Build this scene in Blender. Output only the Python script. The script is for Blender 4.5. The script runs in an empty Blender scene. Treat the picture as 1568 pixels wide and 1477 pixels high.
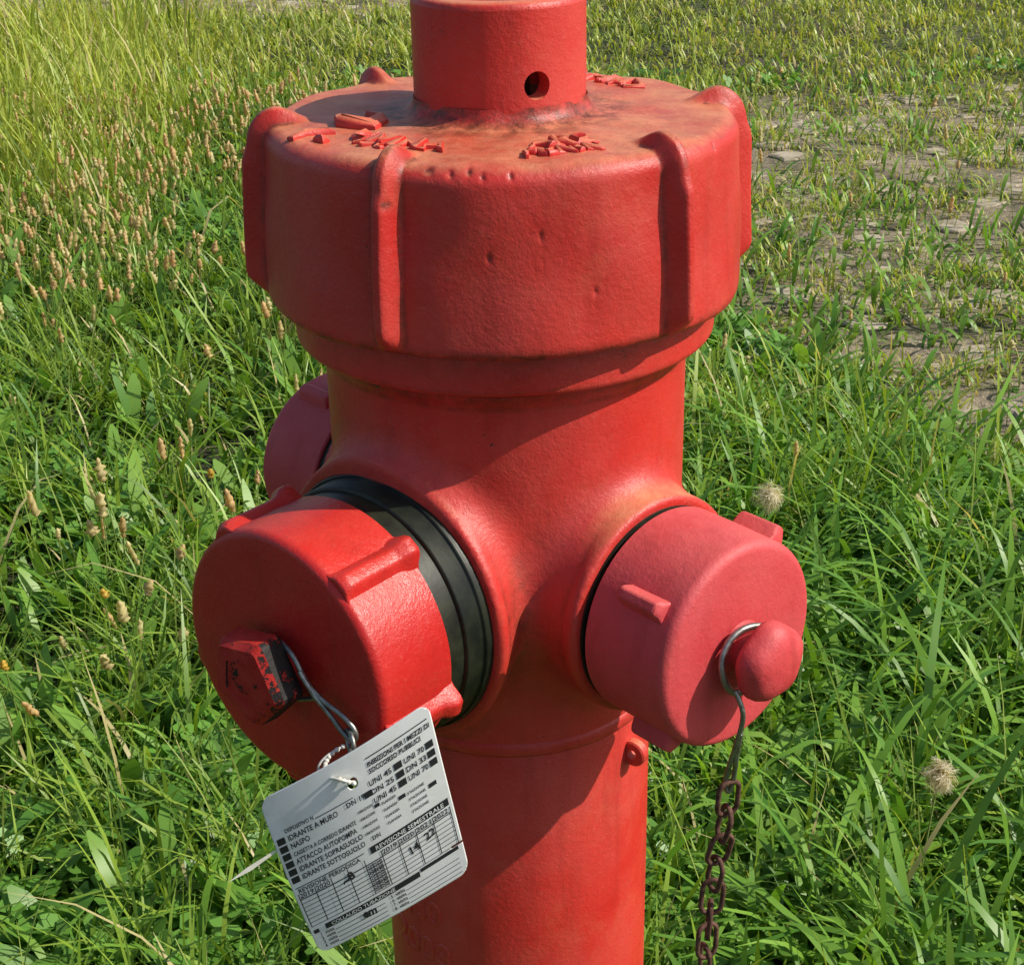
import bpy, math, bmesh, numpy as np
from mathutils import Vector, Matrix
rng=np.random.default_rng(7)
sc=bpy.context.scene
COL=sc.collection
rad=math.radians

# ------------------------------------------------------------ helpers
def link(o,parent=None):
    COL.objects.link(o)
    if parent is not None: o.parent=parent
    return o
def empty(name,parent=None):
    return link(bpy.data.objects.new(name,None),parent)
def mesh_obj(name,verts,faces,mat=None,parent=None,smooth=True,sharp=None):
    me=bpy.data.meshes.new(name)
    me.from_pydata([tuple(v) for v in verts],[],[tuple(int(i) for i in f) for f in faces])
    if mat: me.materials.append(mat)
    if smooth:
        me.polygons.foreach_set('use_smooth',[True]*len(me.polygons))
        if sharp:
            try: me.set_sharp_from_angle(angle=rad(sharp))
            except Exception: pass
    me.update()
    return link(bpy.data.objects.new(name,me),parent)
def fast_mesh(name,V,quads=None,tris=None,mat=None,parent=None,smooth=True,color=None,dirt=None):
    me=bpy.data.meshes.new(name)
    nq=0 if quads is None else len(quads); nt=0 if tris is None else len(tris)
    me.vertices.add(len(V)); me.vertices.foreach_set('co',np.asarray(V,np.float32).ravel())
    loops=[];starts=[];tot=0
    if nq: loops.append(np.asarray(quads).ravel()); starts.append(np.arange(nq)*4); tot+=nq*4
    if nt: loops.append(np.asarray(tris).ravel()); starts.append(tot+np.arange(nt)*3); tot+=nt*3
    loops=np.concatenate(loops).astype(np.int32); starts=np.concatenate(starts).astype(np.int32)
    me.loops.add(len(loops)); me.loops.foreach_set('vertex_index',loops)
    me.polygons.add(nq+nt); me.polygons.foreach_set('loop_start',starts)
    me.update(calc_edges=True); me.validate()
    if smooth: me.polygons.foreach_set('use_smooth',np.ones(len(me.polygons),bool))
    if color is not None:
        a=me.attributes.new('col','FLOAT_COLOR','POINT')
        c=np.ones((len(V),4),np.float32); c[:,:3]=color
        a.data.foreach_set('color',c.ravel())
    if dirt is not None:
        a=me.attributes.new('dirt','FLOAT','POINT'); a.data.foreach_set('value',np.asarray(dirt,np.float32).ravel())
    if mat: me.materials.append(mat)
    me.update()
    return link(bpy.data.objects.new(name,me),parent)
def resample(pts,step):
    out=[pts[0]]
    for a,b in zip(pts[:-1],pts[1:]):
        L=math.hypot(b[0]-a[0],b[1]-a[1]); n=max(1,int(round(L/step)))
        for i in range(1,n+1): out.append((a[0]+(b[0]-a[0])*i/n,a[1]+(b[1]-a[1])*i/n))
    return out
def arc(cx,cz,r,a0,a1,n=6):
    return [(cx+r*math.cos(rad(a0+(a1-a0)*i/n)),cz+r*math.sin(rad(a0+(a1-a0)*i/n))) for i in range(n+1)]
def lathe(name,prof,segs,mat,parent,M=None,closed=False,sharp=35,rmod=None,dirt=None):
    V=[];F=[];n=len(prof);D=[]
    for j in range(segs):
        a=2*math.pi*j/segs
        for (r,z) in prof:
            rr=r if rmod is None else r*rmod(a,z)
            V.append(Vector((rr*math.cos(a),rr*math.sin(a),z)))
            D.append(dirt(r,z) if dirt else 0)
    for j in range(segs):
        k=(j+1)%segs
        for i in range(n if closed else n-1):
            i2=(i+1)%n
            F.append((j*n+i,k*n+i,k*n+i2,j*n+i2))
    if M is not None: V=[M@v for v in V]
    o=mesh_obj(name,V,F,mat,parent,True,sharp)
    if dirt:
        at=o.data.attributes.new('dirt','FLOAT','POINT'); at.data.foreach_set('value',np.array(D,np.float32))
    bm=bmesh.new(); bm.from_mesh(o.data); bmesh.ops.remove_doubles(bm,verts=bm.verts,dist=1e-6)
    bmesh.ops.recalc_face_normals(bm,faces=bm.faces); bm.to_mesh(o.data); bm.free()
    return o
def tube(name,pts,r,mat,parent,cyclic=False,bez=True):
    cu=bpy.data.curves.new(name,'CURVE'); cu.dimensions='3D'; cu.bevel_depth=r; cu.bevel_resolution=4; cu.resolution_u=8
    cu.use_fill_caps=True
    sp=cu.splines.new('NURBS' if bez else 'POLY'); sp.points.add(len(pts)-1)
    for p,q in zip(sp.points,pts): p.co=(q[0],q[1],q[2],1)
    if bez: sp.order_u=3; sp.use_endpoint_u=True
    sp.use_cyclic_u=cyclic
    cu.materials.append(mat)
    return link(bpy.data.objects.new(name,cu),parent)
def sstep(a,b,x):
    t=np.clip((x-a)/(b-a),0,1); return t*t*(3-2*t)
def text_geo(s,extrude=0.0,bevel=0.0,res=3,bold=0.0):
    cu=bpy.data.curves.new('t','FONT'); cu.body=s; cu.extrude=extrude; cu.bevel_depth=bevel; cu.resolution_u=res; cu.size=1; cu.offset=bold
    if bevel: cu.bevel_resolution=1
    o=bpy.data.objects.new('t',cu); COL.objects.link(o)
    dg=bpy.context.evaluated_depsgraph_get(); dg.update()
    me=o.evaluated_get(dg).to_mesh()
    V=np.array([v.co[:] for v in me.vertices]).reshape(-1,3); F=[list(p.vertices) for p in me.polygons]
    o.evaluated_get(dg).to_mesh_clear()
    bpy.data.objects.remove(o); bpy.data.curves.remove(cu)
    return V,F

# ------------------------------------------------------------ materials
def newmat(name):
    m=bpy.data.materials.new(name); m.use_nodes=True
    nt=m.node_tree; b=nt.nodes['Principled BSDF']
    return m,nt,b
def N(nt,t,**k):
    n=nt.nodes.new(t)
    for a,v in k.items(): setattr(n,a,v)
    return n
def noise(nt,vec,scale,detail=4,rough=.55):
    n=N(nt,'ShaderNodeTexNoise'); n.inputs['Scale'].default_value=scale; n.inputs['Detail'].default_value=detail
    n.inputs['Roughness'].default_value=rough
    nt.links.new(vec,n.inputs['Vector']); return n.outputs['Fac']
def mapr(nt,v,a,b,c=0.,d=1.):
    n=N(nt,'ShaderNodeMapRange'); nt.links.new(v,n.inputs['Value'])
    n.inputs['From Min'].default_value=a;n.inputs['From Max'].default_value=b;n.inputs['To Min'].default_value=c;n.inputs['To Max'].default_value=d
    return n.outputs['Result']
def mix(nt,f,a,b,bt='MIX'):
    n=N(nt,'ShaderNodeMix',data_type='RGBA',blend_type=bt)
    for s,v in ((n.inputs[0],f),(n.inputs[6],a),(n.inputs[7],b)):
        if isinstance(v,(int,float)): s.default_value=v
        elif isinstance(v,tuple): s.default_value=(*v,1) if len(v)==3 else v
        else: nt.links.new(v,s)
    return n.outputs[2]
def math_(nt,op,a,b=None):
    n=N(nt,'ShaderNodeMath',operation=op)
    for s,v in ((n.inputs[0],a),(n.inputs[1],b)):
        if v is None: continue
        if isinstance(v,(int,float)): s.default_value=v
        else: nt.links.new(v,s)
    return n.outputs[0]
def paint(name,c1,c2,fade=(.68,.27,.14),fade_amt=.9,rough=.42,chips=.8,pink=(.58,.085,.07),pink_amt=.5,orange=.35):
    m,nt,b=newmat(name)
    g=N(nt,'ShaderNodeNewGeometry'); P=g.outputs['Position']
    mp=N(nt,'ShaderNodeMapping'); mp.inputs['Scale'].default_value=(1,1,.12); nt.links.new(P,mp.inputs['Vector'])
    col=mix(nt,mapr(nt,noise(nt,P,14,4),.35,.65),c1,c2)
    pk=math_(nt,'MULTIPLY',mapr(nt,noise(nt,P,9,5,.65),.40,.66),pink_amt)
    col=mix(nt,pk,col,pink)
    st=math_(nt,'MULTIPLY',mapr(nt,noise(nt,mp.outputs[0],60,3,.6),.52,.72),.35)
    col=mix(nt,st,col,(.28,.014,.010))
    n20=noise(nt,P,22,6,.78)
    ob=math_(nt,'MULTIPLY',mapr(nt,n20,.52,.72),orange)
    col=mix(nt,ob,col,(.52,.12,.04))
    sep=N(nt,'ShaderNodeSeparateXYZ'); nt.links.new(g.outputs['Normal'],sep.inputs[0])
    up=mapr(nt,sep.outputs['Z'],.62,.99)
    fd=math_(nt,'MULTIPLY',up,mapr(nt,n20,.36,.60,.35,1.))
    col=mix(nt,math_(nt,'MULTIPLY',fd,fade_amt),col,fade)
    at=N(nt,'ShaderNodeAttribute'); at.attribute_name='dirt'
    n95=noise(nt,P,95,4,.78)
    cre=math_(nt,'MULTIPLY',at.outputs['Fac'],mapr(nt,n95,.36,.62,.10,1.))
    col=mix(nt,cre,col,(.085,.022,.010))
    ch=mapr(nt,n95,.695,.71)
    ch2=mapr(nt,noise(nt,P,6,2,.5),.42,.56)
    chip=math_(nt,'MULTIPLY',math_(nt,'MULTIPLY',ch,ch2),chips)
    col=mix(nt,chip,col,(.04,.014,.010))
    nf=noise(nt,P,300,4,.75)
    col=mix(nt,math_(nt,'MULTIPLY',mapr(nt,nf,.60,.72),.28),col,(.60,.16,.12))
    nt.links.new(col,b.inputs['Base Color'])
    nt.links.new(mapr(nt,n20,.3,.7,rough-.08,rough+.16),b.inputs['Roughness'])
    b.inputs['Specular IOR Level'].default_value=.5
    h=math_(nt,'ADD',math_(nt,'MULTIPLY',nf,1.1),math_(nt,'MULTIPLY',noise(nt,P,60,2),.45))
    h=math_(nt,'SUBTRACT',h,math_(nt,'MULTIPLY',chip,.9))
    bp=N(nt,'ShaderNodeBump'); bp.inputs['Strength'].default_value=.40; bp.inputs['Distance'].default_value=.0013
    nt.links.new(h,bp.inputs['Height']); nt.links.new(bp.outputs[0],b.inputs['Normal'])
    return m
RED=paint('red_cast_iron_paint',(.50,.016,.012),(.57,.032,.022),orange=.22,pink_amt=.50,rough=.40)
REDCAP=paint('red_cap_paint',(.46,.010,.009),(.55,.020,.016),orange=.10,rough=.30,pink_amt=.15,fade_amt=.3,fade=(.58,.08,.05))
PINK=paint('faded_pink_red_paint',(.56,.040,.048),(.61,.062,.070),pink=(.62,.105,.115),pink_amt=.5,orange=.10,rough=.52,fade_amt=.4,fade=(.66,.16,.14),chips=.5)
def simple(name,c1,c2,scale,rough=.6,metal=0.,bump=.3,bd=.001,spec=.5):
    m,nt,b=newmat(name); g=N(nt,'ShaderNodeNewGeometry'); P=g.outputs['Position']
    f=noise(nt,P,scale,5,.65)
    nt.links.new(mix(nt,mapr(nt,f,.38,.62),c1,c2),b.inputs['Base Color'])
    b.inputs['Roughness'].default_value=rough; b.inputs['Metallic'].default_value=metal; b.inputs['Specular IOR Level'].default_value=spec
    bp=N(nt,'ShaderNodeBump'); bp.inputs['Strength'].default_value=bump; bp.inputs['Distance'].default_value=bd
    nt.links.new(f,bp.inputs['Height']); nt.links.new(bp.outputs[0],b.inputs['Normal'])
    return m
BLACK=simple('dark_anodised_ring',(.008,.010,.007),(.022,.026,.015),60,.42,0,.2,spec=.35)
STEEL=simple('galvanised_wire',(.20,.21,.19),(.36,.37,.35),200,.42,.9,.3)
RUST=simple('rusty_steel',(.07,.028,.018),(.17,.085,.06),180,.8,.3,.8)
DARK=simple('dark_cavity',(.03,.018,.008),(.14,.08,.02),60,.8)
TIE=simple('plastic_tie',(.62,.60,.52),(.75,.74,.68),100,.4)
INK,nt,b=newmat('printing_ink'); b.inputs['Base Color'].default_value=(.022,.022,.026,1); b.inputs['Roughness'].default_value=.5
TAGM,nt,b=newmat('tag_card')
g=N(nt,'ShaderNodeNewGeometry')
nt.links.new(mix(nt,mapr(nt,noise(nt,g.outputs['Position'],40,5,.7),.45,.75),(.82,.83,.82),(.70,.70,.66)),b.inputs['Base Color']); b.inputs['Roughness'].default_value=.45
NUTM,nt,b=newmat('chipped_nut_paint')
g=N(nt,'ShaderNodeNewGeometry'); P=g.outputs['Position']
sx=N(nt,'ShaderNodeSeparateXYZ'); nt.links.new(g.outputs['Normal'],sx.inputs[0])
side=mapr(nt,sx.outputs['X'],-.1,.5)
k=math_(nt,'ADD',noise(nt,P,110,6,.75),math_(nt,'MULTIPLY',side,.21))
k=mapr(nt,k,.595,.62)
c_=mix(nt,mapr(nt,noise(nt,P,60,5,.7),.4,.65),(.38,.014,.011),(.46,.035,.022))
col=mix(nt,k,c_,(.016,.013,.012)); nt.links.new(col,b.inputs['Base Color']); b.inputs['Roughness'].default_value=.62; b.inputs['Specular IOR Level'].default_value=.3
bp=N(nt,'ShaderNodeBump'); bp.inputs['Strength'].default_value=.8; bp.inputs['Distance'].default_value=.0012
bp.invert=True
nt.links.new(math_(nt,'ADD',k,math_(nt,'MULTIPLY',noise(nt,P,150,4,.7),.8)),bp.inputs['Height']); nt.links.new(bp.outputs[0],b.inputs['Normal'])

# ------------------------------------------------------------ hydrant
H=1.12
hyd=empty('fire_hydrant')
ZB=.690
prof=arc(.0555,.9545,.009,180,270,7)
prof+= [(.090,.9450),(.117,.9442)]
prof+= arc(.1180,.9342,.010,88,4,9)
prof+= [(.1318,.856)]+arc(.1278,.8535,.004,0,-80,5)+[(.119,.8490)]
prof=resample(prof,.0020)
pr=np.array(prof); d=np.gradient(pr,axis=0); nrm=np.stack([-d[:,1],d[:,0]],1); nrm/=np.linalg.norm(nrm,axis=1)[:,None]
nrm*=np.sign((nrm[:,0]+nrm[:,1]).mean())
for _ in range(3): nrm[1:-1]=(nrm[:-2]+nrm[1:-1]+nrm[2:])/3
S=1200; th=np.arange(S)/S*2*np.pi
ribs=[rad(a) for a in (-83,-25.5,41,98,158,218)]
b_=np.zeros(S); dr_=np.zeros(S); crest=np.zeros(S)
for t0 in ribs:
    dl=(th-t0+np.pi)%(2*np.pi)-np.pi; ar=dl*.13
    bb=1-sstep(.0012,.0088,np.abs(ar)); b_=np.maximum(b_,bb)
    dr_=np.maximum(dr_,np.exp(-((np.abs(ar)-.0082)/.0016)**2)); crest=np.maximum(crest,np.exp(-(ar/.0022)**2))
hh=np.zeros(len(pr)); dz=np.zeros(len(pr)); cz=np.zeros(len(pr))
for i,(r,z) in enumerate(pr):
    if z>.934: hh[i]=.0085*float(sstep(.099,.121,r))
    else: hh[i]=.0085+.0030*float(sstep(.934,.924,z)) if z>.92 else .0115*float(sstep(.851,.861,z))
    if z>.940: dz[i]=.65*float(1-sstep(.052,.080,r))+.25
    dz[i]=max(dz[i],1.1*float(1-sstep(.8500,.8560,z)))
    cz[i]=float(sstep(.925,.938,z))*float(sstep(.112,.120,r))
for _ in range(2): hh[1:-1]=(hh[:-2]+hh[1:-1]+hh[2:])/3
V=np.zeros((S,len(pr),3))
off=b_[:,None,None]*hh[None,:,None]*nrm[None,:,:]
lump=.0006*(np.sin(th*7+1)[:,None]*np.sin(pr[:,1]*90)[None,:]+np.sin(th*13)[:,None]*np.cos(pr[:,1]*60+pr[:,0]*80)[None,:])
# casting pits along the front edge
def gpit(tc,s0,w,dp):
    arc_=np.concatenate([[0],np.cumsum(np.hypot(*(pr[1:]-pr[:-1]).T))])
    dl=(th-rad(tc)+np.pi)%(2*np.pi)-np.pi
    return dp*np.exp(-((dl*.128)/w)**2)[:,None]*np.exp(-((arc_-s0)/w)**2)[None,:]
pits=np.zeros_like(lump)
for tc,s0,w in ((-16,.083,.0022),(-11,.085,.0016),(-7,.084,.0013),(-4,.0865,.0012),(2,.086,.0012),(-24,.100,.0015),(8,.115,.0012),(-3,.125,.0012),(20,.145,.0012),(57,.088,.0015)):
    pits+=gpit(tc,s0,w,.0014)
lump=lump-pits
R=pr[None,:,0]+off[:,:,0]+lump*(nrm[:,0])[None,:]; Z=pr[None,:,1]+off[:,:,1]+lump*(nrm[:,1])[None,:]
V[:,:,0]=R*np.sin(th)[:,None]; V[:,:,1]=-R*np.cos(th)[:,None]; V[:,:,2]=Z
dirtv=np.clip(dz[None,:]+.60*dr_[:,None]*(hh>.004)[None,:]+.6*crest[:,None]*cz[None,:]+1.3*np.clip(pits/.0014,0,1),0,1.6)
n=len(pr); J,I=np.meshgrid(np.arange(S),np.arange(n-1),indexing='ij'); K=(J+1)%S
Q=np.stack([J*n+I,J*n+I+1,K*n+I+1,K*n+I],-1).reshape(-1,4)
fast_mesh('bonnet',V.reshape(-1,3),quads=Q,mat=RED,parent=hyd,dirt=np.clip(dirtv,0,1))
stp=[(.0345,.950),(.0462,.950),(.0462,1.003)]+arc(.0422,1.003,.004,0,90,4)+[(.037,1.007),(.0345,1.0045)]
stem=lathe('operating_stem_housing',stp,96,RED,hyd,closed=True)
bm=bmesh.new(); bmesh.ops.create_cone(bm,cap_ends=True,segments=32,radius1=.0072,radius2=.0072,depth=.03)
t=rad(24.5)
bm.transform(Matrix.Translation((math.sin(t)*.042,-math.cos(t)*.042,.9655))@Matrix.Rotation(t,4,'Z')@Matrix.Rotation(rad(90),4,'X'))
cme=bpy.data.meshes.new('c'); bm.to_mesh(cme); bm.free(); co=bpy.data.objects.new('c',cme); COL.objects.link(co)
md=stem.modifiers.new('b','BOOLEAN'); md.object=co; md.operation='DIFFERENCE'; md.solver='EXACT'
dg=bpy.context.evaluated_depsgraph_get(); nm=bpy.data.meshes.new_from_object(stem.evaluated_get(dg))
stem.modifiers.clear(); stem.data=nm; bpy.data.objects.remove(co)
lathe('stem_spindle',[(0,1.000),(.014,1.000),(.016,.997),(.016,.94)],32,DARK,hyd)
lathe('stem_inner_washer',[(0,.953),(.036,.953)],32,DARK,hyd)
def cast_text(s,r,thc,size,flip,name,zz=.9448,hgt=1.):
    V,F=text_geo(s,extrude=.05,bevel=.085,res=1,bold=-.035)
    w=V[:,0].max(); x=(V[:,0]-w/2)*size; y=(V[:,1]-.35)*size; z=V[:,2]*size
    x=x+.0011*np.sin(y*700+V[:,0]*7); y=y+.0011*np.sin(x*520+2)
    if flip: x=-x;y=-y
    rr=r-y; a=rad(thc)+x/r
    z=z*hgt*(1.05+.45*np.sin(x*430+y*390))
    W=np.stack([rr*np.sin(a),-rr*np.cos(a),zz+z],1)
    mesh_obj(name,W,F,RED,hyd,True,60)
cast_text('ARE',.088,19,.018,False,'cast_letters_1')
cast_text('MENIN',.103,17,.013,False,'cast_letters_6')
cast_text('UNIMA',.092,-34,.018,False,'cast_letters_2')
cast_text('NMLC',.100,-38,.010,False,'cast_letters_7')
cast_text('CHIUME',.096,142,.018,False,'cast_letters_3')
cast_text('C',.078,-66,.036,True,'cast_letters_4')
cast_text('( -',.108,-58,.022,False,'cast_letters_5',hgt=.8)
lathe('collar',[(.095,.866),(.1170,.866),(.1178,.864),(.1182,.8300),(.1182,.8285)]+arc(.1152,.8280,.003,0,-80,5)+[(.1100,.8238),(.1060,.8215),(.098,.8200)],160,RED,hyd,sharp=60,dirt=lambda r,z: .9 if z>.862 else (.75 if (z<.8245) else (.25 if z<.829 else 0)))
THL,THR,THB=-40,41,-137
def nu(t): t=rad(t); return np.array([math.sin(t),-math.cos(t)]),np.array([math.cos(t),math.sin(t)])
def smin(a,b,k):
    h=np.clip(.5+.5*(b-a)/k,0,1); return b+(a-b)*h-k*h*(1-h)
def sdf(x,y,z):
    r=np.sqrt(x*x+y*y)
    Rz=.0885+(.1030-.0885)*sstep(.60,.72,z)+.0025*sstep(.812,.820,z)
    f=r-Rz
    for th_,R0,R1,te,kk,lp_ in ((THL,.064,.0812,.106,.026,.0012),(THR,.052,.0628,.122,.026,.0002),(THB,.051,.0615,.110,.026,.0012)):
        n_,u_=nu(th_)
        t=x*n_[0]+y*n_[1]; q=np.sqrt((x*u_[0]+y*u_[1])**2+(z-ZB)**2)
        Rb=R0+(R1-R0)*sstep(.055,te-.004,t)**1.4
        dr=-smin(-(q-Rb),-(t-te),.003); dd=np.maximum(dr,-t-.02)
        f=smin(f,dd,kk)
        lip=-smin(-(np.abs(t-(te-.003))-.003),-(q-(R1+lp_)),.0025)
        f=smin(f,lip,.003)
    return f
h=.0026
xs=np.arange(-.165,.1651,h); zs=np.arange(.588,.824,h)
X,Y,Zg=np.meshgrid(xs,xs,zs,indexing='ij'); f=sdf(X,Y,Zg)
ins=f<0
nx,ny,nz=f.shape
acc=np.zeros((nx-1,ny-1,nz-1,3)); cnt=np.zeros((nx-1,ny-1,nz-1))
def cs(A,dx,dy,dz): return A[dx:nx-1+dx,dy:ny-1+dy,dz:nz-1+dz]
for ax in range(3):
    for p in (0,1):
        for q in (0,1):
            o0=[0,0,0]; oth=[i for i in range(3) if i!=ax]; o0[oth[0]]=p; o0[oth[1]]=q; o1=list(o0); o1[ax]=1
            a=cs(f,*o0); b2=cs(f,*o1); m=(a<0)!=(b2<0)
            tt=np.where(m,a/np.where(m,a-b2,1),0)
            for c in range(3):
                acc[...,c]+=np.where(m,o0[c]+(tt if c==ax else 0),0)
            cnt+=m
act=cnt>0; idx=-np.ones(act.shape,int); idx[act]=np.arange(act.sum())
ii=np.argwhere(act); Vb=(ii+acc[act]/cnt[act][:,None])*h+np.array([xs[0],xs[0],zs[0]])
for _ in range(4):
    e=1e-4; x,y,z=Vb.T; fv=sdf(x,y,z)
    g=np.stack([(sdf(x+e,y,z)-sdf(x-e,y,z)),(sdf(x,y+e,z)-sdf(x,y-e,z)),(sdf(x,y,z+e)-sdf(x,y,z-e))],1)/(2*e)
    Vb=Vb-np.clip(fv/np.maximum((g**2).sum(1),.2),-.001,.001)[:,None]*g
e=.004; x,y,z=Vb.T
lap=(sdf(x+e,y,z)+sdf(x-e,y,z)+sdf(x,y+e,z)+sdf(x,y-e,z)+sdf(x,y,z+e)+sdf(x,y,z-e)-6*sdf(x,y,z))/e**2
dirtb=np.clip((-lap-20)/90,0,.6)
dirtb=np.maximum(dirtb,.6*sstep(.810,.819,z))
Qs=[]
for ax in range(3):
    sh=[slice(1,n_-1) for n_ in f.shape]; sh[ax]=slice(0,f.shape[ax]-1)
    sh2=list(sh); sh2[ax]=slice(1,f.shape[ax])
    A=ins[tuple(sh)]; B=ins[tuple(sh2)]; m=A!=B
    e_=np.argwhere(m)+np.array([s.start for s in sh]); a,b2=[i for i in range(3) if i!=ax]
    def cell(da,db):
        c=e_.copy(); c[:,a]+=da; c[:,b2]+=db; return idx[c[:,0],c[:,1],c[:,2]]
    q=np.stack([cell(-1,-1),cell(0,-1),cell(0,0),cell(-1,0)],1)
    fl=A[m] if ax!=1 else ~A[m]
    q[~fl]=q[~fl][:,::-1]; Qs.append(q)
Qs=np.concatenate(Qs); Qs=Qs[(Qs>=0).all(1)]
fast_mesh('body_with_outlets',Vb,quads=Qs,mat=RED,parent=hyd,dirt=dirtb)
lathe('barrel_seam_bead',[(.083,.6000),(.0885,.5970),(.0896,.5945),(.0896,.5900),(.0885,.5880),(.082,.5872)],128,RED,hyd,sharp=60,dirt=lambda r,z:.5 if z<.5885 else 0)
lathe('lower_barrel',[(.06,.592),(.0855,.592),(.0867,.589),(.0862,.30),(.0862,.07),(.10,.055),(.135,.05),(.135,.025),(.14,.02),(.14,-.02)],128,RED,hyd)
for (s,zc,tc,sz) in (('N80',.447,-49,.026),('2008',.416,-47,.026)):
    Vt,F=text_geo(s,extrude=.05,bevel=.04,res=2,bold=-.01)
    x=(Vt[:,0]-Vt[:,0].max()/2)*sz; y=Vt[:,1]*sz; z=Vt[:,2]*sz*.40
    a=rad(tc)+x/.0865; rr=.0862+z
    mesh_obj('embossed_letters_'+s,np.stack([rr*np.sin(a),-rr*np.cos(a),zc+y],1),F,RED,hyd,True,60)

def frame(theta):
    n_,u_=nu(theta)
    return Matrix(((u_[0],0,n_[0],0),(u_[1],0,n_[1],0),(0,1,0,ZB),(0,0,0,1)))
def lug(name,M,alpha,r,t0,t1,w,hgt,mat,parent,flare=0.):
    V=[];F=[]; ns=14
    a=rad(alpha); er=Vector((math.cos(a),math.sin(a),0)); et=Vector((-math.sin(a),math.cos(a),0))
    sec=[(-1.6,-.35),(-1.15,.12),(-.85,.70),(-.5,1),(.5,1),(.85,.70),(1.15,.12),(1.6,-.35)]
    for i in range(ns+1):
        s=i/ns; t=t0+(t1-t0)*s
        fl=float(1-sstep(.10,.26,s))
        hs=hgt*((.58+.42*fl) if flare else 1); ws=w*(1+flare*fl)
        if i==ns: hs*=.45
        if i==0 : hs*=.92
        for (p,q) in sec:
            V.append(M@(er*(r+hs*q)+et*(ws*p)+Vector((0,0,t))))
    m=len(sec)
    for i in range(ns):
        for j in range(m-1): F.append((i*m+j,i*m+j+1,(i+1)*m+j+1,(i+1)*m+j))
    F.append(tuple(range(m))[::-1]); F.append(tuple(ns*m+j for j in range(m)))
    o=mesh_obj(name,V,F,mat,parent,True,40)
    bm=bmesh.new(); bm.from_mesh(o.data); bmesh.ops.recalc_face_normals(bm,faces=bm.faces); bm.to_mesh(o.data); bm.free()
    bv=o.modifiers.new('bv','BEVEL'); bv.width=.0009; bv.segments=2; bv.limit_method='ANGLE'; bv.angle_limit=rad(35)
ML=frame(THL)
lathe('left_coupling_ring',[(.03,.1055),(.0768,.1058),(.0772,.1062),(.0772,.1085)]+arc(.0752,.1100,.0015,60,0,3)+[(.0745,.1120),(.0742,.1230),(.0735,.1238),(.0718,.1242),(.0715,.137),(.0675,.138),(.06,.1385)],128,BLACK,hyd,ML,sharp=50)
lathe('left_outlet_cap',[(.060,.1360),(.0725,.1360),(.0740,.1372),(.0740,.150),(.0737,.182)]+arc(.0682,.183,.0055,0,85,6)+[(.060,.1888),(.03,.1892),(0,.1892)],160,REDCAP,hyd,ML)
for i,a in enumerate((-16,52,123,199,270)):
    lug('left_cap_lug_%d'%(i+1),ML,a,.0735,.1355,.186,.0062,.0098,REDCAP,hyd,flare=.28)
def penta(k=5,ph=0.3):
    def fn(a,z):
        s=2*math.pi/k; x=((a-ph)%s)-s/2
        return min(math.cos(s/2)/math.cos(x),.965)
    return fn
lathe('left_cap_nut_neck',[(.0185,.188),(.0140,.190),(.0140,.1975)],40,REDCAP,hyd,ML)
lathe('left_cap_nut',[(0,.1965),(.020,.1965),(.0275,.1978),(.0282,.1995),(.0272,.2105),(.0235,.2145),(.015,.2154),(.0145,.2146),(.0,.2146)],150,NUTM,hyd,ML,rmod=penta(5,rad(-8)),sharp=25)
MR=frame(THR)
lathe('right_coupling_ring',[(.03,.1210),(.0585,.1214),(.0585,.1240),(.0560,.1245),(.0560,.131),(.05,.1315)],96,BLACK,hyd,MR)
lathe('right_outlet_cap',[(.050,.1265),(.0583,.1265),(.0593,.1275),(.0593,.150),(.0587,.1770)]+arc(.0532,.1780,.0055,0,85,6)+[(.045,.1838),(.02,.1842),(0,.1842)],144,PINK,hyd,MR)
for i,a in enumerate((50,144,232,322)):
    lug('right_cap_lug_%d'%(i+1),MR,a,.0583,.146,.174,.0050,.0090,PINK,hyd)
lathe('right_cap_nut_neck',[(.016,.1838),(.0115,.187),(.0115,.2005)],40,PINK,hyd,MR)
def soft(a,z): return 1+.035*math.cos(5*(a-.3))
lathe('right_cap_nut',[(0,.1960),(.012,.1960),(.0180,.1968),(.0208,.1985),(.0216,.2015),(.0213,.2055),(.0195,.2095),(.0160,.2122),(.0100,.2140),(.0,.2146)],96,PINK,hyd,MR,rmod=soft,sharp=60)
MB=frame(THB)
lathe('rear_coupling_ring',[(.03,.1095),(.0588,.1100),(.0590,.115),(.0560,.116),(.0560,.124),(.05,.1245)],96,BLACK,hyd,MB)
lathe('rear_outlet_cap',[(.050,.1205),(.0575,.1205),(.0585,.1215),(.0585,.145),(.0580,.1715)]+arc(.0525,.1725,.0055,0,85,6)+[(.045,.1783),(.02,.1786),(0,.1786)],144,PINK,hyd,MB)
for i,a in enumerate((65,155,245,335)):
    lug('rear_cap_lug_%d'%(i+1),MB,a,.0575,.138,.168,.0052,.0075,PINK,hyd)
lathe('rear_cap_nut',[(.012,.178),(.012,.189),(.0205,.190),(.0215,.198),(.0185,.208),(.010,.2125),(.0,.2135)],64,PINK,hyd,MB,rmod=soft,sharp=60)
def loc(M,u,v,t): return M@Vector((u,v,t))
er=Vector((math.sin(rad(54)),-math.cos(rad(54)),0))
R1,r1=.0085,.0032
Vv=[];Ff=[]
for i in range(32):
    a=2*math.pi*i/32
    for (q,w) in ((r1,-.0035),(R1-.001,-.0035),(R1,-.0025),(R1,.0025),(R1-.001,.0035),(r1,.0035)):
        p=er*(.0905+q*math.cos(a))+Vector((0,0,.5655+q*math.sin(a)))+Vector((er.y,-er.x,0))*w
        Vv.append(p)
for i in range(32):
    for j in range(6): Ff.append((i*6+j,((i+1)%32)*6+j,((i+1)%32)*6+(j+1)%6,i*6+(j+1)%6))
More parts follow.
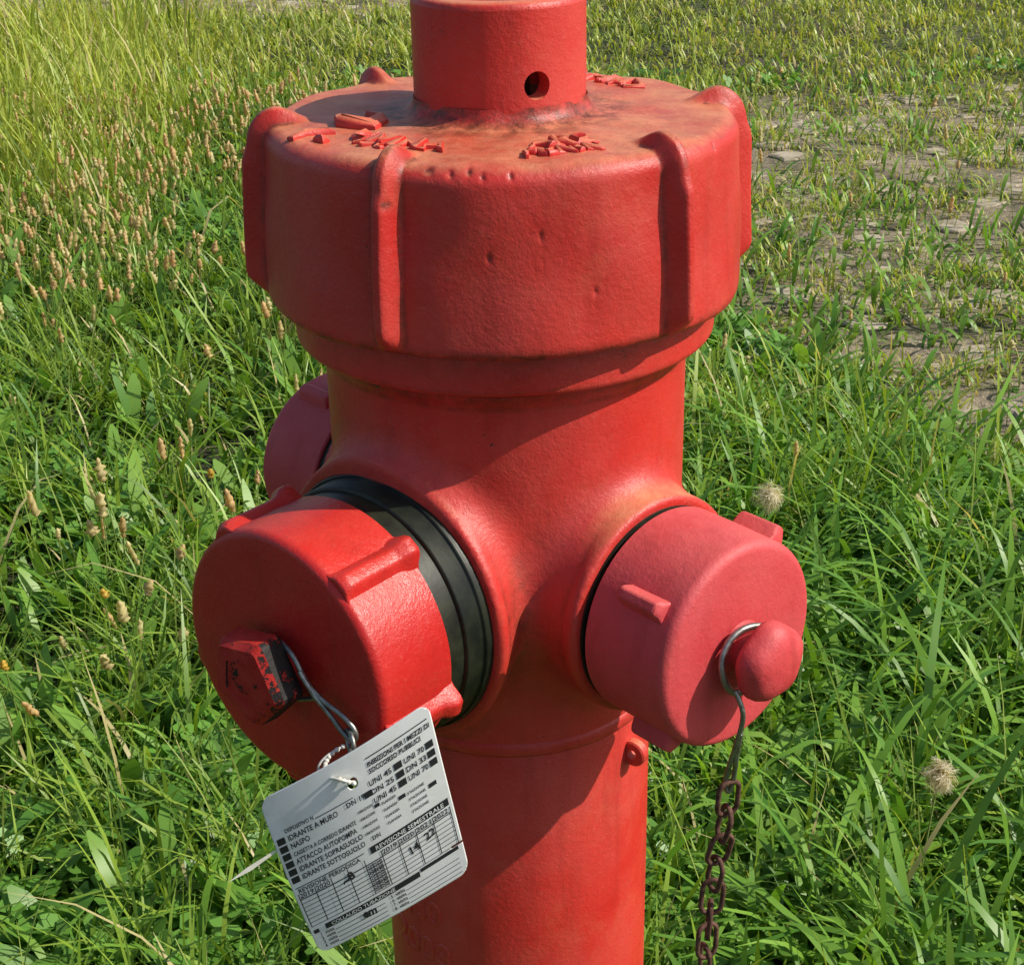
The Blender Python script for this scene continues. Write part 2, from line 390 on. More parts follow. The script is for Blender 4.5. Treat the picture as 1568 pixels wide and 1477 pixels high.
mesh_obj('chain_ear',Vv,Ff,RED,hyd,True,40)
ring=[loc(MR,.0190*math.cos(a)-.003,.0190*math.sin(a)-.003,.1905+.002*math.sin(2*a)) for a in np.linspace(0,2*math.pi,24,endpoint=False)]
tube('right_wire_ring',ring,.0019,STEEL,hyd,cyclic=True)
tube('right_wire_hook',[(.1150,-.1625,.678),(.119,-.166,.670),(.1195,-.165,.660),(.117,-.161,.643),(.1145,-.156,.625),(.113,-.154,.614),(.1155,-.153,.606),(.118,-.154,.616),(.118,-.159,.636),(.119,-.163,.652)],.0014,STEEL,hyd)
lp=[loc(ML,u,v,t) for u,v,t in ((.030,-.008,.1925),(.016,-.015,.193),(.0,-.0170,.193),(-.014,-.008,.193),(-.0165,.005,.193),(-.006,.017,.1935),(.008,.0200,.1955),(.022,.018,.1985),(.030,.004,.1985),(.040,-.004,.197),(.052,-.008,.1955),(.0605,-.014,.195),(.060,-.021,.195),(.053,-.020,.196),(.043,-.010,.1965),(.034,.000,.1990),(.027,.0100,.1995))]
tube('left_wire_loop',lp,.0014,STEEL,hyd)
er_=[loc(ML,.0575+.0062*math.cos(a),-.0215+.0062*math.sin(a),.1965+.0035*math.cos(a)) for a in np.linspace(0,2*math.pi,14,endpoint=False)]
tube('left_wire_eye',er_,.0013,STEEL,hyd,cyclic=True)
tube('left_wire_tail',[loc(ML,u,v,t) for u,v,t in ((.0575,-.0265,.1975),(.062,-.028,.197),(.066,-.034,.196),(.066,-.044,.195),(.064,-.054,.194))],.0013,STEEL,hyd)
def link_pts(c,d,side,L=.0245,W=.0120):
    d=d.normalized(); side=(side-d*side.dot(d)).normalized(); out=[]
    hl=(L-W)/2
    for i in range(9):
        a=math.pi*i/8; out.append(c+d*(hl+W/2*math.sin(a))+side*(W/2*math.cos(a)))
    for i in range(9):
        a=math.pi+math.pi*i/8; out.append(c+d*(-hl+W/2*math.sin(a))+side*(W/2*math.cos(a)))
    return out
path=[Vector(p) for p in ((.1155,-.1535,.604),(.1145,-.149,.58),(.1120,-.143,.545),(.1110,-.133,.50),(.1110,-.123,.455),(.110,-.117,.41),(.108,-.116,.36),(.106,-.118,.30),(.10,-.12,.23),(.095,-.125,.16),(.10,-.14,.10),(.12,-.15,.05))]
cum=[0]
for a,b2 in zip(path[:-1],path[1:]): cum.append(cum[-1]+(b2-a).length)
def along(s):
    for i in range(len(path)-1):
        if s<=cum[i+1]: 
            k=(s-cum[i])/(cum[i+1]-cum[i]); return path[i].lerp(path[i+1],k),(path[i+1]-path[i]).normalized()
    return path[-1],(path[-1]-path[-2]).normalized()
s=0;i=0
chain=empty('chain',hyd)
while s<cum[-1]-.01:
    c,dv=along(s); jit=rng.normal(0,.25)
    side=Matrix.Rotation((i%2)*math.pi/2+.35+jit,3,'Z')@Vector((1,0,0))
    dv=(dv+Vector(rng.normal(0,.10,3))).normalized()
    tube('chain_link_%02d'%i,link_pts(c,dv,side),.00150,RUST,chain,cyclic=True,bez=False)
    s+=.0203;i+=1

# ------------------------------------------------------------ tag
tag=empty('inspection_tag')
TL,TR,BR,BL=[np.array(p) for p in ((-.1290,-.2006,.6434),(-.0415,-.198,.6995),(-.0240,-.207,.5960),(-.1050,-.205,.5430))]
Nn=np.cross(TR-TL,BL-TL); Nn/=np.linalg.norm(Nn)
if Nn[1]>0: Nn=-Nn
def tmap(s,t,off=0):
    s=np.asarray(s,float)[...,None]; t=np.asarray(t,float)[...,None]
    P=TL*(1-s)*(1-t)+TR*s*(1-t)+BR*s*t+BL*(1-s)*t
    bend=.0045*np.sin(np.pi*s)*(1-.3*t)-.006*(t**2)+.002*np.sin(3*t+2*s)
    return P+Nn*(bend+off)
G=140
gs,gt=np.meshgrid(np.linspace(0,1,G+1),np.linspace(0,1,G+1),indexing='ij')
def snap(s,t):
    s=s.copy();t=t.copy(); r=.07
    for cx_,cy_ in ((r,r),(1-r,r),(r,1-r),(1-r,1-r)):
        m=((s<r) if cx_==r else (s>1-r))&((t<r) if cy_==r else (t>1-r)); d=np.hypot(s-cx_,t-cy_); m&=d>r
        s[m]=cx_+(s[m]-cx_)*r/d[m]; t[m]=cy_+(t[m]-cy_)*r/d[m]
    d=np.hypot(s-.52,t-.155); m=(d<.030)&(d>.030-.012)
    s[m]=.52+(s[m]-.52)*.030/d[m]; t[m]=.155+(t[m]-.155)*.030/d[m]
    return s,t
ss,tt=snap(gs,gt); VV=tmap(ss,tt).reshape(-1,3)
I,J=np.meshgrid(np.arange(G),np.arange(G),indexing='ij')
cxs=(I+.5)/G; cts=(J+.5)/G
keep=(np.hypot(cxs-.52,cts-.155)>.026)
keep&=~((cxs>.93)&(np.abs(cts-.815)<.006))
q=np.stack([I*(G+1)+J,(I+1)*(G+1)+J,(I+1)*(G+1)+J+1,I*(G+1)+J+1],-1)[keep]
card=fast_mesh('tag_card',VV,quads=q,mat=TAGM,parent=tag)
so=card.modifiers.new('s','SOLIDIFY'); so.thickness=.0006; so.offset=0
PV=[];PF=[];WV=[];WF=[]
def addp(s,t,faces,white=False):
    v,f_,o=(WV,WF,.00075) if white else (PV,PF,.00055)
    base=len(v); v.extend(tmap(np.array(s),np.array(t),o)); f_.extend([[base+i for i in f] for f in faces])
def rect(s0,t0,s1,t1):
    n=max(1,int(abs(s1-s0)/.06)); m=max(1,int(abs(t1-t0)/.06)); S_=[];T_=[];F_=[]
    for i in range(n+1):
        for j in range(m+1): S_.append(s0+(s1-s0)*i/n);T_.append(t0+(t1-t0)*j/m)
    for i in range(n):
        for j in range(m): a=i*(m+1)+j; F_.append([a,a+1,a+m+2,a+m+1])
    addp(S_,T_,F_)
def ttext(txt,s,t,hh,wmax=None,rot=0,bold=.016,white=False):
    V,F=text_geo(txt,res=2,bold=bold)
    if len(V)==0: return
    sc_=hh/.7; x=V[:,0]*sc_; y=V[:,1]*sc_
    if wmax: x=x*wmax/x.max()
    if rot: c,s_=math.cos(rot),math.sin(rot); x,y=x*c-y*s_,x*s_+y*c
    addp(s+x,t-y,F,white)
ttext('DISPOSITIVO N',.08,.225,.022,.18); rect(.27,.222,.50,.2262)
for i,(tx,w) in enumerate((('IDRANTE A MURO',.31),('NASPO',.12),('CASSETTA A CORREDO IDRANTE',.39),('ATTACCO AUTOPOMPA',.38),('IDRANTE SOPRASUOLO',.40),('IDRANTE SOTTOSUOLO',.40))):
    t=.274+i*.0475
    ttext(tx,.085,t,.031 if i!=2 else .024,w)
    rect(.018,t-.034,.068,t+.003)
for i,(a,b2) in enumerate((('UNI 45','UNI 70'),('DN 25','DN 33'),('UNI 45','UNI 70'))):
    t=.220+i*.050
    ttext(a,.600,t,.030,.135); rect(.750,t-.034,.796,t+.003); ttext(b2,.808,t,.030,.118); rect(.935,t-.034,.978,t+.003)
rect(.62,.070,.975,.076)
ttext('INIBIZIONI PER I MEZZI DI',.62,.120,.026,.36,bold=.03); ttext('SOCCORSO PUBBLICI',.62,.158,.026,.30,bold=.03)
ttext('DN 19',.45,.262,.028); rect(.56,.236,.605,.270)
for i in range(4):
    ttext('VIBRAZIONE',.50,.325+i*.045,.015,.09); ttext('FLANGIA',.635,.352+i*.040,.016,.085)
    ttext('STAZIONE',.78,.385+i*.036,.015,.10)
rect(.595,.325,.625,.345); rect(.73,.362,.77,.384); rect(.90,.40,.945,.424); ttext('DN',.53,.505,.024)
rect(.50,.533,.98,.575); ttext('REVISIONE SEMESTRALE',.53,.567,.024,.42,white=True,bold=.01)
rect(.02,.544,.46,.549); ttext('REVISIONE PERIODICA',.03,.580,.025,.40)
ys=('2019','2020','','','','2019','2020','2021','2022')
for i,yv in enumerate(ys):
    if yv: ttext(yv,.028+i*.106,.614,.029,.090)
rect(.02,.619,.98,.625)
for i in range(10): rect(.02+i*.1062,.585,.0252+i*.1062,.812)
for j in range(7): rect(.02,.648+j*.0265,.98,.6514+j*.0265)
for j in range(11): ttext('O8O8',.452,.642+j*.0158,.013,.09,bold=.03)
rect(.10,.828,.72,.862); ttext('COLLAUDO TUBAZIONE',.14,.855,.021,.42,white=True,bold=.01)
rect(.73,.820,.97,.842)
for j in range(4):
    ttext('%d  visita'%(j+1),.05,.890+j*.028,.021); ttext('%d  visita'%(j+5),.52,.890+j*.028,.021)
    rect(.15,.891+j*.028,.48,.8942+j*.028); rect(.62,.891+j*.028,.96,.8942+j*.028)
ttext('14',.70,.715,.050,rot=.15); ttext('22',.81,.690,.046,rot=.2)
ttext('~8',.30,.67,.05,rot=.3,bold=.04); ttext('em',.33,.915,.05,rot=-.1,bold=.04)
rect(.02,.835,.055,.86)
mesh_obj('tag_print',PV,PF,INK,tag,False)
mesh_obj('tag_print_reversed',WV,WF,TAGM,tag,False)
hole=tmap(.52,.155); eye=np.array(loc(ML,.0545,-.024,.199))
bp=[eye,eye+np.array([-.012,-.004,-.004]),eye+np.array([-.013,-.008,-.014]),hole+np.array([-.008,-.004,.006]),hole+np.array([.001,-.003,.002]),hole+np.array([.001,.004,-.001])]
tube('tag_tie',bp,.0007,TIE,tag)
def bez(pts,n):
    o=[]
    for s in np.linspace(0,1,n):
        P=[np.array(p,float) for p in pts]
        while len(P)>1: P=[P[i]*(1-s)+P[i+1]*s for i in range(len(P)-1)]
        o.append(P[0])
    return o
bm=bmesh.new()
for p in bez(bp[:5],16):
    bmesh.ops.create_icosphere(bm,subdivisions=2,radius=.0013,matrix=Matrix.Translation(Vector(p)))
bme=bpy.data.meshes.new('tie_beads'); bm.to_mesh(bme); bm.free(); bme.materials.append(TIE); link(bpy.data.objects.new('tie_beads',bme),tag)
q0=Vector(tmap(.02,.30,-.002)); q1=Vector((-.1475,-.209,.599)); dd_=(q1-q0); sd_=dd_.cross(Vector((0,1,0))).normalized()
mesh_obj('tag_tie_tail',[q0+sd_*.0005,q0+dd_*.6+sd_*.0016,q1,q0+dd_*.6-sd_*.0012,q0-sd_*.0005],[(0,1,3,4),(1,2,3)],TIE,tag,False)

# ------------------------------------------------------------ ground
NG=rng.random((256,256))
def vn(x,y,s,ox=0):
    x=np.asarray(x)*s+37.3+ox; y=np.asarray(y)*s+91.7+ox
    xi=np.floor(x).astype(int); yi=np.floor(y).astype(int); fx=x-xi; fy=y-yi; fx=fx*fx*(3-2*fx); fy=fy*fy*(3-2*fy)
    g=lambda a,b:NG[a%256,b%256]
    return (g(xi,yi)*(1-fx)+g(xi+1,yi)*fx)*(1-fy)+(g(xi,yi+1)*(1-fx)+g(xi+1,yi+1)*fx)*fy
def fbm(x,y,s,ox=0): return .55*vn(x,y,s,ox)+.3*vn(x,y,s*2.1,ox+5)+.15*vn(x,y,s*4.3,ox+11)
def pav(x,y):
    left=.42+.45*np.maximum(0,2.3-y)+.12*np.maximum(0,y-3.0)
    m=sstep(-.15,.30,x-left+ .35*(fbm(x,y,1.6,3)-.5))*sstep(1.1,1.7,y)*(1-.80*sstep(4.2,5.2,y))
    far=sstep(6.7,7.1,y-.08*x)*(1-sstep(9,9.5,y))*sstep(1.0,-.2,x)
    return np.maximum(m,far)
GM,nt,b=newmat('soil_and_turf')
g=N(nt,'ShaderNodeNewGeometry'); P=g.outputs['Position']
c=mix(nt,mapr(nt,noise(nt,P,18,5,.7),.35,.65),(.050,.038,.022),(.035,.055,.016))
c=mix(nt,mapr(nt,noise(nt,P,.6,4,.6),.45,.6),c,(.060,.090,.024))
at=N(nt,'ShaderNodeAttribute'); at.attribute_name='dirt'
sandy=mix(nt,mapr(nt,noise(nt,P,30,5,.75),.35,.65),(.22,.17,.11),(.42,.35,.25))
c=mix(nt,math_(nt,'MULTIPLY',at.outputs['Fac'],mapr(nt,noise(nt,P,5,4,.7),.35,.52)),c,sandy)
nt.links.new(c,b.inputs['Base Color']); b.inputs['Roughness'].default_value=.95
bp_=N(nt,'ShaderNodeBump'); bp_.inputs['Strength'].default_value=.9; bp_.inputs['Distance'].default_value=.02
nt.links.new(noise(nt,P,60,5,.7),bp_.inputs['Height']); nt.links.new(bp_.outputs[0],b.inputs['Normal'])
gx=np.array([-150,-40,-12,-6]+list(np.linspace(-4,4,81))+[6,12,40,150.]); gy=np.array([-150,-40,-12,-6,-3]+list(np.linspace(-2,12,141))+[16,25,60,200.])
GX,GY=np.meshgrid(gx,gy,indexing='ij'); 
def gh(x,y): return .012*np.sin(x*2.1+.4)*np.cos(y*1.7)+.008*np.sin(x*5+y*4)
nyg=len(gy); I,J=np.meshgrid(np.arange(len(gx)-1),np.arange(nyg-1),indexing='ij')
gin=(np.abs(GX)<5)*(GY>-3)*(GY<12.5)
fast_mesh('ground',np.stack([GX,GY,gh(GX,GY)*gin],-1).reshape(-1,3),quads=np.stack([I*nyg+J,(I+1)*nyg+J,(I+1)*nyg+J+1,I*nyg+J+1],-1).reshape(-1,4),mat=GM,dirt=(pav(GX,GY)*gin))
PM,nt,b=newmat('concrete_paver')
g=N(nt,'ShaderNodeNewGeometry'); P=g.outputs['Position']
c=mix(nt,mapr(nt,noise(nt,P,25,5,.75),.3,.7),(.50,.43,.33),(.33,.28,.20)); c=mix(nt,mapr(nt,noise(nt,P,9,4,.75),.47,.62),c,(.18,.15,.09))
nt.links.new(c,b.inputs['Base Color']); b.inputs['Roughness'].default_value=.9
bp_=N(nt,'ShaderNodeBump'); bp_.inputs['Strength'].default_value=.7; bp_.inputs['Distance'].default_value=.004
nt.links.new(noise(nt,P,200,4,.7),bp_.inputs['Height']); nt.links.new(bp_.outputs[0],b.inputs['Normal'])
Vp=[];Qp=[]
ang=rad(24); ca,sa=math.cos(ang),math.sin(ang)
def add_block(cx,cy,w,l,z):
    base=len(Vp); tx_,ty_=rng.normal(0,.03,2); nn=10
    rad_=[(abs(math.cos(a))**4+abs(math.sin(a))**4)**-.25*(1+rng.normal(0,.13)) for a in np.arange(nn)/nn*2*math.pi]
    for (sc_,zz) in ((1,-.04),(1,-.004),(.88,0)):
        for k in range(nn):
            a=2*math.pi*k/nn; x=math.cos(a)*rad_[k]*w/2*sc_; y=math.sin(a)*rad_[k]*l/2*sc_
            Vp.append((cx+x*ca-y*sa,cy+x*sa+y*ca,z+zz+x*tx_+y*ty_))
    for L_ in (0,nn):
        for k in range(nn): Qp.append((base+L_+k,base+L_+(k+1)%nn,base+L_+nn+(k+1)%nn,base+L_+nn+k))
    Qp.append(tuple(base+2*nn+k for k in range(nn)))
for i in range(-60,60):
    for j in range(-60,90):
        a=i*.13+(j%2)*.06+rng.normal(0,.013); b2=j*.13+rng.normal(0,.013)
        cx=2+a*ca-b2*sa; cy=4+a*sa+b2*ca
        if not(-5<cx<5.5 and 1.2<cy<9.5): continue
        if pav(np.array(cx),np.array(cy))<.45: continue
        if rng.random()<.38: continue
        add_block(cx,cy,.098,.090,gh(cx,cy)+.001+rng.normal(0,.004))
mesh_obj('paving_stones',Vp,Qp,PM,None,False)

# ------------------------------------------------------------ grass
GR,nt,b=newmat('grass_blade')
at=N(nt,'ShaderNodeAttribute'); at.attribute_name='col'
nt.links.new(at.outputs['Color'],b.inputs['Base Color']); b.inputs['Roughness'].default_value=.42; b.inputs['Specular IOR Level'].default_value=.45
tr=N(nt,'ShaderNodeBsdfTranslucent'); nt.links.new(mix(nt,1.,at.outputs['Color'],(1.6,1.5,.6),'MULTIPLY'),tr.inputs['Color'])
ms=N(nt,'ShaderNodeMixShader'); ms.inputs[0].default_value=.36
nt.links.new(b.outputs[0],ms.inputs[1]); nt.links.new(tr.outputs[0],ms.inputs[2]); nt.links.new(ms.outputs[0],nt.nodes['Material Output'].inputs['Surface'])
def sample(n,e,dmin=.25,dmax=14,wk=.42,w0=.5):
    dd=np.linspace(dmin,dmax,2000); pdf=(wk*dd+w0)*dd**-e; cdf=np.cumsum(pdf); cdf/=cdf[-1]
    d=np.interp(rng.random(n),cdf,dd); x=(rng.random(n)*2-1)*(wk*d+w0); return x,d-.85
def blades(x,y,L,W,phi0,bend,col,az=None,seg=5,tipw=.06,prof=None,root_shade=.45):
    n=len(x)
    if az is None: az=rng.random(n)*2*np.pi
    s=np.linspace(0,1,seg)
    ph=phi0[:,None]+bend[:,None]*s[None,:]**1.3
    dl=L[:,None]/(seg-1)
    hr=np.cumsum(np.concatenate([np.zeros((n,1)),np.sin(ph[:,:-1])*dl],1),1)
    hz=np.cumsum(np.concatenate([np.zeros((n,1)),np.cos(ph[:,:-1])*dl],1),1)
    tw=az[:,None]+np.pi/2+rng.normal(0,.6,n)[:,None]*s[None,:]
    wp=np.interp(s,[0,.3,.6,.85,1],prof if prof is not None else [.55,1,.95,.6,tipw])
    w=W[:,None]*wp[None,:]/2
    cx=x[:,None]+hr*np.cos(az)[:,None]; cy=y[:,None]+hr*np.sin(az)[:,None]; cz=gh(x,y)[:,None]-.004+hz
    lx=np.cos(tw)*w; ly=np.sin(tw)*w
    V=np.stack([np.stack([cx-lx,cy-ly,cz],-1),np.stack([cx+lx,cy+ly,cz],-1)],2)
    base=(np.arange(n)*seg*2)[:,None]; k=np.arange(seg-1)[None,:]*2
    Q=np.stack([base+k,base+k+1,base+k+3,base+k+2],-1).reshape(-1,4)
    sh=np.interp(s,[0,.35,1],[root_shade,.9,1.15])  # blade base darkened in the colour to stand in for shade among the blades
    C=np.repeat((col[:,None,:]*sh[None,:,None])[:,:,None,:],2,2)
    return V.reshape(-1,3),Q,C.reshape(-1,3)
def merge(parts):
    V=[];Q=[];C=[];o=0
    for v,q,c in parts: V.append(v);Q.append(q+o);C.append(c);o+=len(v)
    return np.concatenate(V),np.concatenate(Q),np.concatenate(C)
def keepout(x,y): return (x*x+y*y)>.10**2
n0=250000
x,y=sample(n0,1.05)
pm=pav(x,y); cl=fbm(x,y,9,1); big=fbm(x,y,1.3,20)
patch=sstep(.40,.54,fbm(x,y,3.5,8)); tuft=sstep(.42,.56,fbm(x,y,15,33))
acc=(.16+1.15*sstep(.36,.60,cl))*(1-pm*(.05+.62*(1-patch)*(1-.5*tuft)))*(.36+.64*tuft+.3*pm)
far=sstep(3.8,5.0,y); acc=acc+far*.45
m=(rng.random(n0)<acc)&keepout(x,y); x=x[m];y=y[m];pm=pm[m];big=big[m];cl=cl[m];far=far[m];tuft=tuft[m]; n=len(x); d=y+.85
tall=sstep(-.45,-1.1,x+.12*(y-2))*sstep(2.4,3.6,y)*(1-sstep(6.2,6.8,y))
midr=sstep(1.2,1.9,y)*sstep(-.1,.3,x)
base=.045+.050*big+.045*sstep(.4,.7,cl)+.02*tuft
L=base*(1+.85*tall)*(1-.55*pm)*(1-.35*far*(1-tall))*(1-.2*midr)*rng.lognormal(0,.36,n)
W=(.0030+.0038*rng.random(n)**2)*(1+.16*np.maximum(0,d-1.5))*(1-.20*pm)
phi0=np.abs(rng.normal(.38,.38,n)); bend=np.abs(rng.normal(1.2,.7,n))*(1-.4*tall); phi0*=(1-.3*tall)
g1=np.array([.095,.220,.022]); g2=np.array([.24,.385,.040]); g3=np.array([.48,.52,.10]); g4=np.array([.040,.120,.020]); dry=np.array([.54,.46,.22])
r=rng.random(n)[:,None]; col=g1*(1-r)+g2*r
yel=np.clip(.75*tall+.55*pm+.75*far+.30*midr+.15+.9*(fbm(x,y,2.2,40)-.42),0,1)[:,None]*(.35+.65*rng.random(n)[:,None])
col=col*(1-yel)+g3*yel
dk=(rng.random(n)<.26*(1-tall))[:,None]; col=np.where(dk,col*.4+g4*.6,col)
dr=(rng.random(n)<.05+.14*pm+.06*far)[:,None]; col=np.where(dr,dry,col)
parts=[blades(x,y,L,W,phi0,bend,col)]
nt_=2500; tx_,ty_=sample(nt_,1.5,dmin=.9,dmax=5.0); kk=9
x=np.repeat(tx_,kk)+rng.normal(0,.014,nt_*kk); y=np.repeat(ty_,kk)+rng.normal(0,.014,nt_*kk); n1=len(x)
m=keepout(x,y)&(rng.random(n1)<(.35+.65*sstep(-.1,.4,x))*(1-.85*pav(x,y)));x=x[m];y=y[m];n1=len(x)
r=rng.random(n1)[:,None]
nearR=sstep(.0,.4,x)*(1-sstep(1.2,2.0,y))
parts.append(blades(x,y,(.100+.055*nearR)*rng.lognormal(0,.32,n1),.0058+.0060*rng.random(n1),np.abs(rng.normal(.45,.3,n1)),np.abs(rng.normal(1.5,.5,n1)),(np.array([.08,.21,.026])*(1-r)+np.array([.22,.40,.05])*r),seg=7))
xs_,ys_=sample(1300,1.3,dmin=1.05,dmax=5.5); m=keepout(xs_,ys_)&(pav(xs_,ys_)<.4)&(rng.random(1300)<.40+.60*(xs_<0)); xs_=xs_[m];ys_=ys_[m]
k=9; x=np.repeat(xs_,k);y=np.repeat(ys_,k); n2=len(x); az=np.tile(np.arange(k)/k*2*np.pi,len(xs_))+rng.normal(0,.3,n2)
r=rng.random(n2)[:,None]
parts.append(blades(x,y,.082*rng.lognormal(0,.30,n2),.015+.012*rng.random(n2),np.abs(rng.normal(.55,.25,n2)),np.abs(rng.normal(.8,.35,n2)),(np.array([.09,.22,.035])*(1-r)+np.array([.21,.37,.06])*r),az=az,seg=8,prof=[.25,.55,1.,.85,.2]))
n2=30000; x,y=sample(n2,1.3,dmin=1.0,dmax=6); m=keepout(x,y)&(rng.random(n2)<(.12+1.3*sstep(.42,.6,fbm(x,y,4,90)))*(1-.6*pav(x,y))); x=x[m];y=y[m];n2=len(x)
r=rng.random(n2)[:,None]
parts.append(blades(x,y,.052*rng.lognormal(0,.38,n2),.007+.008*rng.random(n2),np.abs(rng.normal(.3,.25,n2)),np.abs(rng.normal(1.3,.5,n2)),(np.array([.09,.22,.03])*(1-r)+np.array([.26,.42,.07])*r),seg=5,prof=[.25,.6,1.,.8,.15]))
n3=1300; x,y=sample(n3,1.1,dmin=1.0,dmax=8); m=keepout(x,y)&(rng.random(n3)>.7*pav(x,y)); x=x[m];y=y[m];n3=len(x)
parts.append(blades(x,y,.19*rng.lognormal(0,.25,n3),np.full(n3,.0019)*(1+.15*y.clip(0)),np.abs(rng.normal(.15,.12,n3)),np.abs(rng.normal(.35,.3,n3)),np.tile(np.array([.30,.38,.09]),(n3,1)),seg=6,tipw=.4))
V,Q,C=merge(parts)
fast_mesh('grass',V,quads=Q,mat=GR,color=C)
n4=26000; x,y=sample(n4,1.3,dmin=1.0,dmax=6); m=keepout(x,y)&(fbm(x,y,3,60)>.48)&(pav(x,y)<.5); x=x[m];y=y[m];n4=len(x)
z=gh(x,y)+.022+.045*rng.random(n4); a0=rng.random(n4)*2*np.pi
rr=.0060+.0045*rng.random(n4)
colc=np.array([.13,.29,.045])*(.6+.8*rng.random(n4))[:,None]
tx=rng.normal(0,.4,n4); ty=rng.normal(0,.4,n4)
allV=[];allC=[]
for kf in range(3):
    a=a0+kf*2*np.pi/3
    cx=x+np.cos(a)*rr; cy=y+np.sin(a)*rr
    ring_=[]
    for q_ in range(6):
        b_a=a+q_*np.pi/3
        px=cx+np.cos(b_a)*rr*.95; py=cy+np.sin(b_a)*rr*.95
        pz=z+(px-x)*tx+(py-y)*ty+(.12*rr if q_%2 else 0)
        ring_.append(np.stack([px,py,pz],-1))
    allV.append(np.stack(ring_,1)); allC.append(np.repeat(colc[:,None,:],6,1))
Vc=np.concatenate(allV).reshape(-1,3); Cc=np.concatenate(allC).reshape(-1,3)
nb=len(Vc)//6; b0=(np.arange(nb)*6)[:,None]
Qc=np.concatenate([b0+np.array([[0,1,2,3]]),b0+np.array([[0,3,4,5]])])
fast_mesh('clover',Vc,quads=Qc,mat=GR,color=Cc,smooth=False)
def heads(name,x,y,hz,lean,R_,Lh,colr,jit=.28):
    n=len(x); az=rng.random(n)*2*np.pi; ex=np.sin(lean)*np.cos(az); ey=np.sin(lean)*np.sin(az); ez=np.cos(lean)
    base=np.stack([x,y,gh(x,y)],-1); D=np.stack([ex,ey,ez],-1)
    tip=base+D*hz[:,None]
    A=np.cross(D,np.array([.3,1,.2])); A/=np.linalg.norm(A,axis=1)[:,None]; B=np.cross(D,A)
    prof=[(0,.35),(.12,.9),(.22,.6),(.34,1.05),(.46,.65),(.58,.95),(.70,.55),(.82,.7),(.92,.40),(1,.08)]; K=6
    st=[]
    for s_,rr_ in prof:
        for k_ in range(K):
            a=2*np.pi*k_/K+s_*5
            q=tip+D*(s_*Lh)[:,None]+(A*np.cos(a)+B*np.sin(a))*(R_*rr_*(1+jit*rng.normal(0,1,n)))[:,None]
            st.append(q)
    V1=np.stack(st,1); m_=len(prof)*K
    b0=(np.arange(n)*m_)[:,None]
    qs=[]
    for i in range(len(prof)-1):
        for k_ in range(K): qs.append([i*K+k_,i*K+(k_+1)%K,(i+1)*K+(k_+1)%K,(i+1)*K+k_])
    Q1=(b0[:,:,None]+np.array(qs)[None]).reshape(-1,4)
    C1=np.repeat(colr[:,None,:],m_,1)*(.65+.6*rng.random((n,m_,1)))
    P=[(V1.reshape(-1,3),Q1,C1.reshape(-1,3))]
    w=.0011; s1=[]
    for bse in (base,tip):
        for k_ in range(3):
            a=2*np.pi*k_/3; s1.append(bse+(A*np.cos(a)+B*np.sin(a))*w)
    Vs=np.stack(s1,1); b1=(np.arange(n)*6)[:,None,None]
    Qs_=(b1+np.array([[0,1,4,3],[1,2,5,4],[2,0,3,5]])[None]).reshape(-1,4)
    P.append((Vs.reshape(-1,3),Qs_,np.tile(np.array([.24,.34,.08]),(n*6,1))))
    V,Q,C=merge(P); return fast_mesh(name,V,quads=Q,mat=GR,color=C,smooth=False)
n5=3400
x=rng.uniform(-1.9,.1,n5); y=rng.uniform(.7,4.4,n5); m=(fbm(x,y,1.8,77)>.42)&keepout(x,y)&(x>-.42*(y+.85)-.3)&(rng.random(n5)<.15+.85*sstep(1.0,1.6,y)); x=x[m];y=y[m]
x2,y2=sample(170,1.0,dmin=1.5,dmax=5); x=np.r_[x,x2]; y=np.r_[y,y2]; n5=len(x)
r=rng.random(n5)[:,None]
heads('plantain_seed_heads',x,y,rng.uniform(.08,.18,n5),np.abs(rng.normal(.2,.2,n5)),rng.uniform(.0040,.0080,n5),rng.uniform(.016,.042,n5),np.array([.62,.42,.20])*(1-r)+np.array([.60,.56,.28])*r)
x=np.array([-.50,-.58,-.67,-.43]);y=np.array([.85,.72,.05,1.2]);n6=len(x)
heads('yellow_wildflowers',x,y,np.array([.17,.17,.15,.17]),np.full(n6,.08),np.full(n6,.0055),np.full(n6,.014),np.tile(np.array([.62,.42,.06]),(n6,1)))
